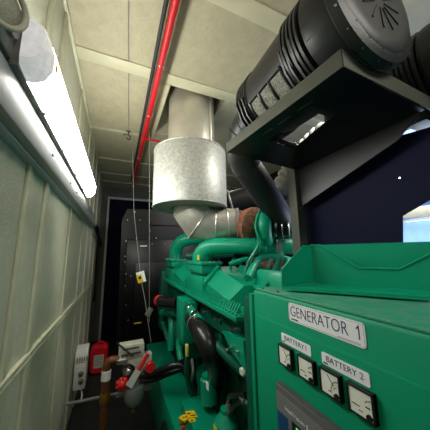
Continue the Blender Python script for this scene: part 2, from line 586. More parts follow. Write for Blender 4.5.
def aftercooler(parent):
    fz = 1.345
    a = MB()
    # hood: lofted wedge falling towards the near end
    a.rings([[V((x, y, z)) for x, z in pr] for y, pr in (
        (1.80, [(.685, fz), (.680, 1.465), (.785, 1.575), (.98, 1.575), (.98, fz)]),
        (1.34, [(.685, fz), (.680, 1.388), (.80, 1.475), (.98, 1.475), (.98, fz)]))])
    # raised lip at hood top
    a.rings([[V((x, y, z)) for x, z in pr] for y, pr in (
        (1.79, [(.664, 1.455), (.664, 1.478), (.785, 1.602), (.80, 1.58), (.69, 1.455)]),
        (1.72, [(.664, 1.443), (.664, 1.466), (.787, 1.585), (.80, 1.565), (.69, 1.443)]))])
    # riser with two steps
    a.box((.655, 1.77, fz), (.82, 2.19, 1.495), .010)
    a.box((.682, 1.785, 1.49), (.815, 2.175, 1.53), .003)
    a.box((.650, 1.76, 1.525), (.83, 2.20, 1.60), .008)
    a.box((.638, 1.748, 1.596), (.838, 2.212, 1.618), .004)
    h = part('aftercooler_housing', a, 'green', parent)
    f = MB()
    f.box((.618, 1.14, fz - .028), (1.0, 2.17, fz), .004)
    for i in range(25):
        y = 1.165 + i * .0415
        f.cyl((.634, y, fz), (.634, y, fz + .010), .009, seg=8)
    for i in range(5):
        f.cyl((.66 + i * .06, 1.158, fz), (.66 + i * .06, 1.158, fz + .010), .009, seg=8)
    part('bolt_flange', f, 'green', h)
    r = MB()
    r.prism([(.648, 1.20, fz), (.672, 1.20, fz), (.672, 1.20, fz + .02)], (0, 1.0, 0))
    for i in range(34):
        y = 1.19 + i * .03
        r.prism([(.646, y, fz), (.68, y, fz), (.68, y, fz + .055)], (0, .012, 0))
    part('skirt_ribs', r, 'green', h)
    for i in range(9):
        part('bolt', MB().cyl((.660, 1.78 + i * .05, 1.618), (.660, 1.78 + i * .05, 1.627), .006, seg=6), 'silver', h)
    for i in range(4):
        part('bolt', MB().cyl((.68 + i * .045, 1.760, 1.618), (.68 + i * .045, 1.760, 1.627), .007, seg=6), 'silver', h)
    # lower trough below flange
    part('side_rail', MB().prism([(.622, 1.15, 1.317), (.80, 1.15, 1.317), (.80, 1.15, 1.26), (.69, 1.15, 1.26)], (0, 1.02, 0)), 'greenshade', h)
    return h


ac = aftercooler(eng)
dup(ac, (0, 1.09, .0), parent=eng)

# intake elbows from turbochargers to aftercoolers
part('intake_elbow', MB().tube([(.735, 1.97, 1.60), (.735, 1.95, 1.68), (.78, 1.88, 1.745), (.9, 1.76, 1.755), (1.1, 1.6, 1.745), (1.42, 1.5, 1.74)], [.098, .09, .08, .072, .068, .067], 24), 'green', eng)
cl = MB()
for q in (0, 1, 2, 3):
    c0 = V((1.04, 1.645, 1.748)).lerp(V((1.16, 1.57, 1.744)), q / 3)
    cl.torus(c0, (.12, -.075, -.004), .068, .008, 28, 8)
part('bellows_clamp', cl, 'green', eng)
part('band_label', MB().lathe((1.23, 1.545, 1.743), (.2, -.075, -.003), [(0, .067), (.001, .0685), (.05, .0685), (.051, .067)], 24), 'grey', eng, label='grey band on the pipe')
part('intake_elbow', MB().tube([(.745, 3.04, 1.6), (.745, 3.03, 1.72), (.79, 2.98, 1.84), (.95, 2.88, 1.90), (1.2, 2.8, 1.88)], [.085, .085, .088, .09, .09], 24), 'green', eng)
part('crossover_pipe', MB().tube([(.8, 2.7, 1.66), (1.3, 2.4, 1.68)], .04, 14, 0), 'greenshade', eng)
st = at(199.5, 257, X=.66)
part('warning_sticker', MB().box((st.x - .012, st.y - .02, st.z - .025), (st.x - .009, st.y + .02, st.z + .02)), 'yellow', eng, label='tiny yellow sticker')

# turbocharger and lagging
tx = V((1.165, 1.55, 1.905))
td = V((.70, -.71, -.04)).normalized()
part('lagging_wrap', MB().lathe(ep[5] + d * .035, tx - (ep[5] + d * .035), [(0, .125), (.04, .125), (.045, .11), (.07, .13), (.085, .12), (.10, .15), (.125, .142), (.14, .165), (.17, .168), (.19, .14)], 30), 'lag', eng, label='brown heat wrap on the turbo')
part('lagging_wrap', MB().tube([(1.22, 1.66, 1.78), (1.14, 1.7, 1.66), (1.2, 1.62, 1.60), (1.5, 1.5, 1.57)], [.08, .075, .065, .06], 18), 'lag', eng)
tb = MB()
tb.torus(tx, td, .112, .062, 40, 16)
tb.lathe(tx - td * .06, td, [(0, .10), (.03, .12), (.09, .11), (.11, .10), (.115, .075)], 36)
tb.tube([tx + V((-.02, .02, -.13)), tx + V((.08, .05, -.19)), tx + V((.2, .12, -.2))], .05)
for q in range(8):
    an = q * PI / 4
    u = td.orthogonal().normalized()
    w_ = td.cross(u)
    o_ = u * math.cos(an) + w_ * math.sin(an)
    tb.box(tx + td * .085 + o_ * .095 - V((.008, .008, .03)), tx + td * .085 + o_ * .095 + V((.008, .008, .03)), .003)
part('turbocharger', tb, 'green', eng)
part('oil_line', MB().tube([tx + V((-.1, -.06, .13)), tx + V((-.16, -.08, .0)), tx + V((-.14, -.08, -.14)), tx + V((-.22, -.02, -.3))], .012, 8), 'green', eng)
part('compressor_inlet', MB().lathe(tx + td * .08, td, [(0, .10), (.02, .105), (.05, .085), (.09, .08), (.11, .07)], 30), 'blackm', eng, label='dark metal inlet')
for k in (0, .05):
    part('inlet_clamp', MB().torus(tx + td * (.14 + k), td, .084, .006, 30, 8), 'silver', eng)

# parts in the vee, behind the aftercooler
for (x0_, x1_, y0_, y1_, z1_, ang) in ((.90, 1.10, 1.08, 1.36, 1.565, .2), (.94, 1.12, 1.46, 1.70, 1.57, .25), (1.22, 1.42, 1.05, 1.3, 1.53, -.15), (1.24, 1.42, 1.4, 1.66, 1.50, -.15)):
    v = MB()
    rt_ = Matrix.Rotation(ang, 3, 'Y')
    pv_ = V(((x0_ + x1_) / 2, (y0_ + y1_) / 2, z1_ - .07))
    v.box((x0_, y0_, z1_ - .13), (x1_, y1_, z1_), .02, rt_, pv_)
    v.box((x0_ - .02, y0_ - .015, z1_ - .14), (x1_ + .02, y1_ + .015, z1_ - .115), .004, rt_, pv_)
    rc_ = part('rocker_cover', v, 'green', eng)
    for fx in (.25, .75):
        for fy in (.15, .85):
            p_ = rt_ @ (V((x0_ + (x1_ - x0_) * fx, y0_ + (y1_ - y0_) * fy, z1_)) - pv_) + pv_
            part('cover_bolt', MB().cyl(p_ - V((0, 0, .004)), p_ + V((0, 0, .012)), .009, seg=6), 'greenshade', rc_)
part('vee_manifold', MB().tube([(1.14, 1.0, 1.44), (1.15, 1.5, 1.46), (1.16, 2.4, 1.46)], .055, 16, 0), 'greenshade', eng)
for k, (xa, ya) in enumerate(((.87, 1.42), (.9, 1.73), (1.05, 1.41), (1.18, 1.36))):
    part('injector_line', MB().tube([(xa, ya, 1.40), (xa + .01, ya, 1.60), (xa + .09, ya + .03, 1.63), (xa + .16, ya + .02, 1.50)], .011, 8), 'green' if k % 2 else 'greenshade', eng)
    part('union_nut', MB().cyl((xa + .005, ya, 1.53), (xa + .008, ya, 1.56), .02, seg=6), 'greenshade', eng)
part('vee_pipe', MB().tube([(.84, 1.35, 1.52), (.98, 1.45, 1.62), (1.15, 1.5, 1.66), (1.3, 1.4, 1.62)], .028, 12), 'green', eng)
part('vee_pipe', MB().tube([(.9, 1.2, 1.48), (1.05, 1.28, 1.62), (1.2, 1.42, 1.68)], .022, 12), 'greenshade', eng)
part('vee_pipe', MB().tube([(.85, 1.65, 1.60), (1.0, 1.6, 1.64), (1.1, 1.62, 1.58), (1.3, 1.6, 1.6)], .02, 10), 'green', eng)

# lower flank
b = MB()
b.box((.555, 1.98, .92), (.68, 2.22, 1.285), .012)
b.box((.60, 1.95, 1.16), (.68, 2.02, 1.27), .008)
part('thermostat_housing', b, 'green', eng)
part('coolant_pipe', MB().tube([(.60, 2.0, 1.235), (.59, 1.8, 1.22), (.585, 1.55, 1.185), (.60, 1.36, 1.13), (.68, 1.22, 1.04), (.76, 1.15, .95)], .027, 16), 'greenshade', eng)
for a_, b_ in (((.593, 1.87, 1.226), (.588, 1.76, 1.217)), ((.587, 1.68, 1.206), (.586, 1.57, 1.189))):
    part('silver_sleeve', MB().cyl(a_, b_, .035), 'green', eng)
for yy, zz, xx in ((1.87, 1.226, .593), (1.755, 1.217, .588), (1.69, 1.207, .587), (1.565, 1.188, .586)):
    part('hose_clip', MB().torus((xx, yy, zz), (0, 1, .08), .035, .005, 20, 6), 'silver', eng)
hp = [at(190, 317, X=.63), at(195.5, 324, X=.575), at(203, 334, X=.55), at(210, 349, X=.565), at(214.5, 362, X=.61), at(217, 376, X=.69), at(217, 392, X=.80)]
part('coolant_hose', MB().tube(hp, [.05, .062, .067, .066, .064, .06, .055], 24), 'rubber', eng, label='fat black rubber hose')
part('hose_clip', MB().torus(hp[1], hp[2] - hp[0], .058, .007, 28, 8), 'silver', eng)
br = [at(222, 331, X=.64), at(243, 341, X=.64), at(246, 372, X=.64), at(232, 352, X=.64)]
part('bracket_plate', MB().prism(br, (.03, 0, 0)), 'green', eng)
for px, py in ((228, 350), (232, 347), (238, 352)):
    q = at(px, py, X=.635)
    part('bolt', MB().cyl(q, q + V((-.015, 0, 0)), .010, seg=8), 'silver', eng)
# spin-on filters low on the flank
q, q2 = at(208.5, 374, X=.66), at(209.5, 403, X=.66)
part('oil_filter', MB().lathe(q2, q - q2, [(0, .045), (.008, .060), ((q - q2).length - .03, .062), ((q - q2).length - .02, .05), ((q - q2).length, .05)], 28), 'green', eng)
q = at(207.5, 386, X=.60)
part('filter_label', MB().box(q - V((.002, .022, .022)), q + V((.0, .022, .022))), 'label', eng, label='small white label')
q = at(201, 380, X=.74)
part('oil_filter', MB().lathe((.76, q.y, q.z - .2), (0, 0, 1), [(0, .05), (.01, .062), (.26, .062), (.27, .055), (.30, .055)], 28), 'greenshade', eng)
q = at(226, 412, X=.66)
part('drain_canister', MB().lathe((q.x, q.y, q.z - .25), (0, 0, 1), [(0, .07), (.2, .075), (.22, .06), (.25, .035), (.27, .035)], 24).box((q.x - .07, q.y - .1, q.z - .3), (q.x + .1, q.y + .05, q.z - .1), .02), 'green', eng)
part('sticker', MB().box((q.x - .076, q.y - .03, q.z - .09), (q.x - .072, q.y + .02, q.z - .05)), 'yellow', eng, label='yellow mark')
part('fuel_hose', MB().tube([at(229, 407, X=.66), at(229, 398, X=.66), at(234, 395, X=.65), at(246, 395, X=.65)], .016, 12), 'rubber', eng)
part('fuel_hose', MB().tube([at(230, 415, X=.66), at(236, 405, X=.66), at(247, 401, X=.66)], .012, 12), 'rubber', eng)
part('hose_fitting', MB().cyl(at(229, 413, X=.66), at(229, 402, X=.66), .018), 'silver', eng)
q = at(244, 371, X=.66)
part('knob', MB().lathe(q, (-1, -.3, 0), [(-.03, .012), (0, .022), (.014, .022), (.02, .015)], 20), 'white', eng, label='white round cap')
q = at(243, 396, X=.66)
part('hose_fitting', MB().lathe(q, (.2, -1, -.2), [(0, .028), (.03, .028), (.035, .02), (.05, .02)], 12), 'silver', eng)
# clutter between rail and block
for i, (px, py, px2, py2, X, r, m) in enumerate((
        (198, 345, 198, 420, .80, .03, 'greenshade'), (211, 350, 214, 400, .82, .025, 'greenshade'), (220, 372, 222, 404, .8, .02, 'greenshade'),
        (192, 360, 190, 385, .6, .012, 'grey'), (205, 352, 230, 392, .85, .018, 'greenshade'), (222, 360, 240, 384, .76, .016, 'greenshade'))):
    part('pipe', MB().tube([at(px, py, X=X), at((px + px2) / 2 + 2, (py + py2) / 2, X=X - .02), at(px2, py2, X=X)], r, 12), m, eng)
part('oil_cooler', MB().box((.66, 2.05, .75), (.78, 2.5, 1.0), .03).cyl((.66, 2.2, .86), (.60, 2.2, .86), .06), 'greenshade', eng)
q = at(187, 350, X=.535)
part('dipstick_handle', MB().box(q - V((.010, .022, .042)), q + V((.010, .022, .042)), .006), 'yellowp', eng, label='pale yellow handle')
part('dipstick_tube', MB().tube([q - V((0, 0, .05)), q + V((.01, .03, -.2)), q + V((.06, .05, -.35))], .018, 12), 'greenshade', eng)
# front gear end, pipes towards the radiator
g = MB()
g.box((.62, 3.42, .6), (1.5, 3.62, 1.45), .04)
g.cyl((.62, 3.2, 1.0), (.56, 3.2, 1.0), .12)
part('gear_housing', g, 'greenshade', eng)
part('water_pipe', MB().tube([at(163, 313, X=.55), at(170, 312, X=.58), at(177, 312, X=.62)], .045, 16, 0), 'green', eng)
part('water_pipe', MB().tube([at(164, 313, X=.55), at(163, 322, X=.55), at(166, 332, X=.56), at(170, 345, X=.58)], .03, 14), 'greenshade', eng)
part('water_pipe', MB().tube([at(170, 300, X=.62), at(172, 325, X=.60), at(171, 350, X=.58)], .04, 14), 'green', eng)
part('water_pipe', MB().tube([at(181, 332, X=.60), at(179, 345, X=.58), at(181, 360, X=.58)], .03, 14), 'green', eng)
part('valve_block', MB().box(at(172, 318, X=.6), at(183, 345, X=.68), .01), 'greenshade', eng)
a = at(159, 300, X=.46)
part('breather_can', MB().cyl(at(160, 301, X=.46), at(178, 303, X=.6), .055, seg=24), 'rubber', eng, label='black cylinder')
part('breather_cap', MB().lathe(at(160, 301, X=.46), at(155, 298, X=.45) - at(160, 301, X=.46), [(-.01, .05), (.0, .058), (.06, .058), (.075, .04)], 20), 'redp', eng, label='red cap')

# ================================================================== BASE FRAME
bs = thing('base_frame', 'green steel base rail of the generator along the aisle floor', 'base frame', (.57, 1.5, 0))
part('rail', MB().box((.445, -.3, .0), (.70, 3.45, .45), .008), 'green', bs)
part('raised_box', MB().box((.50, -.3, .452), (.695, 1.83, .60), .006), 'green', bs)
sx = at(191, 416, Z=.60)
s1 = MB()
s1.prism([at(185, 411.5, Z=.603), at(194, 410.3, Z=.603), at(197.5, 417, Z=.603), at(187.5, 418.5, Z=.603)], (0, 0, .001))
s1.prism([at(188, 419, Z=.603), at(194.5, 418, Z=.603), at(196, 421, Z=.603), at(189.5, 423, Z=.603)], (0, 0, .001))
part('warning_sticker', s1, 'yellow', bs, label='yellow warning sticker')
s2 = MB()
s2.prism([at(187.2, 413.2, Z=.605), at(190, 412.9, Z=.605), at(190.4, 414, Z=.605), at(187.8, 414.2, Z=.605)], (0, 0, .001))
s2.prism([at(190.6, 415.2, Z=.605), at(195.2, 414.6, Z=.605), at(195.6, 415.5, Z=.605), at(191, 416, Z=.605)], (0, 0, .001))
s2.prism([at(190, 420.6, Z=.605), at(193.5, 420, Z=.605), at(194, 420.9, Z=.605), at(190.6, 421.4, Z=.605)], (0, 0, .001))
part('sticker_print', s2, 'inkd', bs)
q = at(160, 358, Z=.45)
part('plug', MB().cyl((q.x, q.y, .45), (q.x, q.y, .457), .014, seg=12), 'silver', bs)
q = at(184, 421, Z=.62)
tv = thing('drain_valve', 'small yellow and red drain valve on the green rail below the sticker', 'valve', (q.x, q.y, .602))
part('valve_body', MB().cyl((q.x, q.y, .602), (q.x, q.y, .63), .016, seg=12).box((q.x - .03, q.y - .012, .606), (q.x + .03, q.y + .012, .62), .004), 'brass', tv)
part('handle', MB().box((q.x - .022, q.y - .03, .63), (q.x + .012, q.y + .025, .642), .004, Matrix.Rotation(.5, 3, 'Z')).cyl((q.x, q.y, .63), (q.x, q.y, .652), .012, seg=10), 'yellow', tv)
part('red_tab', MB().box((q.x - .028, q.y - .05, .604), (q.x - .005, q.y - .035, .622), .003), 'redp', tv)

# ================================================================== CONTROL PANEL
cp = thing('control_panel', 'green generator control cabinet with four dials and a white name sign', 'control panel', (.9, .42, .6))
XF = .614
NY, FY = -.25, .945
cb = MB()
cb.rings([[V((x, y, z)) for x, z in [(XF, .60), (XF, 1.505), (XF + .006, 1.517), (1.15, 1.522), (1.15, .60)]] for y in (NY, FY)])
part('cabinet', cb, 'greenp', cp)
part('cabinet_top', MB().box((XF + .012, NY + .01, 1.5175), (1.14, FY - .008, 1.526), .003), 'greentop', cp, label='dusty speckled top plate')
part('door', MB().box((XF - .012, NY + .02, .62), (XF, FY - .03, 1.415), .005), 'greenp', cp)
part('side_post', MB().box((.612, .985, .5), (.66, 1.04, 1.475), .004), 'greenshade', cp)
part('side_flange', MB().box((.604, .947, .6), (.64, .972, 1.50), .003), 'greenp', cp)
for y in (.91, .80):
    part('screw', MB().cyl((XF + .03, y, 1.526), (XF + .03, y, 1.531), .006, seg=8), 'inkd', cp)

RT, UP = (0, -1, 0), (0, 0, 1)


def sign(name, y0, y1, z0, z1, X, label, r=.006):
    pts = []
    for cy, cz_, a0 in ((y1 - r, z1 - r, 0), (y0 + r, z1 - r, 90), (y0 + r, z0 + r, 180), (y1 - r, z0 + r, 270)):
        for k in range(5):
            an = math.radians(a0 + k * 22.5)
            pts.append(V((X, cy + r * math.cos(an), cz_ + r * math.sin(an))))
    return part(name, MB().prism(pts, (-.002, 0, 0)), 'label', cp, label=label)


def one(ch, X, y, z, h, parent):
    """the figure 1 with its flag"""
    w_ = h * .09
    m_ = MB()
    m_.prism([(X, y, z), (X, y - w_, z), (X, y - w_, z + h), (X, y - w_ * .3, z + h), (X, y + w_ * .6, z + h * .86), (X, y + w_ * 1.7, z + h * .78), (X, y + w_ * 1.7, z + h * .66), (X, y, z + h * .76)], (.0008, 0, 0))
    return part('lettering', m_, 'ink', parent, smooth=False)


ns = sign('name_sign', .415, .703, 1.442, 1.507, XF - .0005, 'white sign reading GENERATOR 1', .01)
writing('GENERATOR', (XF - .003, .694, 1.4615), RT, UP, .052, 'ink', ns, width=.228)
one('1', XF - .0032, .4335, 1.4615, .037, ns)
l = MB()
yy0, yy1, zz0, zz1 = .4185, .6995, 1.4455, 1.5035
for a_, b_ in (((yy0, zz0), (yy1, zz0 + .0009)), ((yy0, zz1 - .0009), (yy1, zz1)), ((yy0, zz0), (yy0 + .0009, zz1)), ((yy1 - .0009, zz0), (yy1, zz1))):
    l.box((XF - .0030, a_[0], a_[1]), (XF - .0025, b_[0], b_[1]))
part('sign_border', l, 'grey', ns)
part('small_print', MB().box((XF - .0032, .657, 1.4485), (XF - .0025, .69, 1.4530)), 'inkd', ns)
part('small_print', MB().box((XF - .0032, .43, 1.449), (XF - .0025, .50, 1.4505)), 'grey', ns)
XD = XF - .0125
s1 = sign('battery_sign', .597, .740, 1.357, 1.391, XD, 'white sign reading BATTERY 1', .005)
writing('BATTERY', (XD - .0026, .723, 1.369), RT, UP, .0225, 'ink', s1, width=.096)
one('1', XD - .0028, .617, 1.369, .0162, s1)
part('small_print', MB().box((XD - .0027, .720, 1.3605), (XD - .002, .735, 1.3640)), 'inkd', s1)
s2 = sign('battery_sign', .410, .554, 1.357, 1.391, XD, 'white sign reading BATTERY 2', .005)
writing('BATTERY 2', (XD - .0026, .539, 1.369), RT, UP, .0225, 'ink', s2, width=.112)
part('small_print', MB().box((XD - .0027, .533, 1.3605), (XD - .002, .549, 1.3640)), 'inkd', s2)


def gauge(yc, zc, kind, label):
    h = .0345
    xf = XF - .012 - .016
    g = MB()
    for (a0, a1, b0, b1) in ((-h, h, h - .005, h), (-h, h, -h, -h + .005), (-h, -h + .005, -h, h), (h - .005, h, -h, h)):
        g.box((xf, yc + a0, zc + b0), (XF - .012, yc + a1, zc + b1), .001)
    g.box((xf + .006, yc - h, zc - h), (XF - .012, yc + h, zc + h))
    gg = part('gauge', g, 'bezel', cp, label=label)
    part('dial', MB().box((xf + .003, yc - h + .005, zc - h + .005), (xf + .006, yc + h - .005, zc + h - .005)), 'dial', gg)
    part('knob', MB().cyl((xf - .002, yc - .021, zc - .022), (xf + .004, yc - .021, zc - .022), .007, seg=18), 'bezel', gg)
    ndl = MB()
    if kind == 'volt':
        ndl.prism([(xf + .002, yc - .012, zc + .0), (xf + .002, yc - .014, zc + .001), (xf + .002, yc + .006, zc + .024), (xf + .002, yc + .007, zc + .023)], (.0008, 0, 0))
        ndl.prism([(xf + .002, yc - .012, zc - .006), (xf + .002, yc - .022, zc + .001), (xf + .002, yc - .022, zc - .0), (xf + .002, yc - .012, zc - .008)], (.0008, 0, 0))
    else:
        ndl.box((xf + .002, yc + .002, zc - .0105), (xf + .0028, yc + .024, zc - .0085))
        ndl.box((xf + .002, yc - .024, zc - .0035), (xf + .0028, yc - .013, zc - .0005))
    part('needle', ndl, 'inkd', gg)
    sc_ = MB()
    for i in range(9):
        an = math.radians(100 + i * 9) if kind == 'volt' else math.radians(55 + i * 9)
        p = V((xf + .0024, yc - .018 - .034 * math.cos(an) * .8 - .012, zc - .02 + .036 * math.sin(an)))
        if abs(p.y - yc) < .028 and abs(p.z - zc) < .028:
            sc_.box(p - V((.0004, .0007, .002)), p + V((.0004, .0007, .002)))
    sc_.box((xf + .0022, yc - .004, zc - .02), (xf + .0028, yc + .006, zc - .018))
    part('scale_marks', sc_, 'inkd', gg)


gz = 1.3155
gauge(.715, gz, 'volt', 'leftmost square dial, under BATTERY 1')
gauge(.615, gz, 'amp', 'second square dial, under BATTERY 1')
gauge(.524, gz, 'volt', 'third square dial, under BATTERY 2')
gauge(.434, gz, 'amp', 'rightmost square dial, under BATTERY 2')

dz1, dy1 = 1.207, .770
dm = MB()
dm.box((XF - .034, .47, .98), (XF - .012, dy1, dz1), .006)
for i in range(4):
    dm.box((XF - .030 + .0045 * i, .475, dz1 - .001), (XF - .028 + .0045 * i, dy1 - .005, dz1 + .0035))
dsp = part('display_unit', dm, 'dispframe', cp, label='grey display unit with blue keypad')
part('front_face', MB().box((XF - .0365, .48, .985), (XF - .034, dy1 - .008, dz1 - .022), .001), 'dispface', dsp)
part('screen', MB().box((XF - .0385, .48, .985), (XF - .0365, .685, dz1 - .078), .001), 'screen', dsp)
part('keypad', MB().box((XF - .0375, .705, .985), (XF - .0365, dy1 - .009, dz1 - .085), .0005), 'dispblue', dsp)
part('pixel_block', MB().box((XF - .0388, .635, dz1 - .1), (XF - .0386, .665, dz1 - .085)), 'lit', dsp)
writing('InteliVision 5', (XF - .037, .718, dz1 - .062), RT, UP, .0175, 'label', dsp, width=.105)

# folded trough bracket on top of the cabinet
bk = thing('sheet_metal_bracket', 'green folded sheet-metal bracket with a notched edge on top of the cabinet', 'bracket', (.85, .3, 1.527))
ZF = 1.545
fa, fb, fc, fd = at(282, 287, Z=ZF), at(430, 297, Z=ZF), at(430, 291, Z=ZF), at(314, 283, Z=ZF)
run = (fb - fa).normalized()
rn2 = (fc - fd).normalized()
YG = (fa.y + fd.y) / 2
part('base_flange', MB().prism([fa, fb + run * .7, fc + rn2 * .7 + V((.2, 0, 0)), fd + V((.2, 0, 0))], (0, 0, -.012)), 'green', bk)
gp = [fa, at(282, 269, Y=fa.y), at(304, 245, Y=YG), at(314, 245.5, Y=fd.y), fd]
part('end_plate', MB().prism(gp, (0, .006, 0)), 'green', bk)
nrm = V((rn2.y, -rn2.x, 0))                     # horizontal normal of the notched plate


def onplate(px, py, o=0.0):
    d = R3 @ V((px - 215, -(py - 215), -F))
    p0 = fd + nrm * o
    return CAM + d * ((p0 - CAM).dot(nrm) / d.dot(nrm))


zt = gp[3].z
fp = [fd, V((fd.x, fd.y, zt)), onplate(320, 245), onplate(359, 268), onplate(400, 269), onplate(430, 254)]
fp.append(fc + rn2 * .12 + V((0, 0, zt - fc.z)))
fp.append(fc + rn2 * .7 + V((0, 0, zt - fc.z)))
fp.append(fc + rn2 * .7)
fp[2].z = zt
bx = nrm if nrm.x > 0 else -nrm
part('notched_plate', MB().prism(fp, bx * .006), 'green', bk)
part('edge_highlight', MB().tube([fp[k] - bx * .002 for k in (1, 2, 3, 4, 5, 6)], .0042, 8, 0), 'green', bk)  # thin bead added to draw the bright highlight along the notch edge
bw = [fd + bx * .10, fc + rn2 * .7 + bx * .10]
part('rear_plate', MB().prism([bw[0], bw[1], bw[1] + V((0, 0, zt - ZF + .004)), bw[0] + V((0, 0, zt - ZF + .004))], bx * .006), 'green', bk)
nb = at(291, 283, Z=1.55)
part('rusty_nut', MB().cyl((nb.x, nb.y, 1.545), (nb.x, nb.y, 1.557), .014, seg=6).cyl((nb.x, nb.y, 1.545), (nb.x, nb.y, 1.549), .024, seg=18).cyl((nb.x, nb.y, 1.556), (nb.x, nb.y, 1.568), .007, seg=10), 'copper', bk, label='rusty brown nut')
for k in (.12, .3, .5):
    q = fa.lerp(fb, k) + V((.05, 0, 0))
    part('stand_off', MB().cyl((q.x, q.y, 1.5265), (q.x, q.y, ZF - .012), .010, seg=10), 'inkd', bk)

# ================================================================== AIR CLEANERS AND STAND
TZ = 2.30
st = thing('air_cleaner_stand', 'black sheet-metal stand with shelf and leg carrying the air cleaners', 'stand', (1.1, .9, 1.53))
P0, P1, P2, P3 = V((.655, .41, TZ)), V((1.2, .425, TZ)), V((1.2, 1.19, TZ)), V((.585, 1.12, TZ))
H0, H1, H2, H3 = V((.71, .60, TZ)), V((.86, .58, TZ)), V((.93, .93, TZ)), V((.73, .90, TZ))
sh = MB()
up = V((0, 0, .004))
for a_, b_, c_, d_ in ((P0, P1, H1, H0), (P1, P2, H2, H1), (P2, P3, H3, H2), (P3, P0, H0, H3)):
    sh.prism([a_, b_, c_, d_], up)
part('shelf', sh, 'blackm', st)
lp = MB()
lp.prism([P0, P3, P3 + V((0, 0, .058)), P0 + V((0, 0, .068))], (-.004, 0, 0))
e1 = V((1.95, .43, TZ + .0))
lp.prism([P0, P0 + V((0, 0, .068)), e1 + V((0, 0, .068)), e1], (0, -.004, 0))
part('shelf_lip', lp, 'lipm', st, label='greyish front edge of the shelf')
for k in range(3):
    c0 = P3.lerp(P0, .35 + k * .16) + V((.05, 0, -.002))
    dr = (P0 - P3).normalized()
    part('slot', MB().prism([c0, c0 + dr * .075, c0 + dr * .075 + V((.008, 0, 0)), c0 + V((.008, 0, 0))], (0, 0, .001)), 'lipm', st)
part('gusset', MB().prism([V((1.2, 1.18, TZ)), V((1.2, .44, TZ)), V((1.2, .54, 2.215)), V((1.2, 1.165, 2.02))], (.004, 0, 0)), 'blackm', st)
lg = MB()
lg.box((1.165, 1.175, 1.53), (1.23, 1.18, TZ), 0)
lg.box((1.165, 1.18, 1.53), (1.17, 1.25, TZ), 0)
part('leg', lg, 'lipm', st)  # leg of the black stand painted paler grey so it looks lit
for z in (1.75, 2.0, 2.2):
    part('bolt', MB().cyl((1.2, 1.165, z), (1.2, 1.176, z), .010, seg=8), 'inkd', st)
wp = [at(303, 262, X=1.3), at(403, 262, X=1.3), at(402.5, 216, X=1.3), at(430, 200, X=1.3), V((1.3, .1, 2.08)), V((1.3, .1, 2.26)), at(430, 127, X=1.3), at(385, 140, X=1.3), at(310, 160, X=1.3), at(303, 170, X=1.3)]
part('side_plate', MB().prism(wp, (.005, 0, 0)), 'navy', st, label='dark navy side plate')
q = at(400, 178, X=1.298)
part('rivet', MB().cyl(q, q + V((-.004, 0, 0)), .005, seg=8), 'silver', st)
q = at(420, 122, X=2.0)
part('shelf_rail', MB().box((1.2, 1.15, TZ), (1.9, 1.19, TZ + .04)), 'blackm', st)


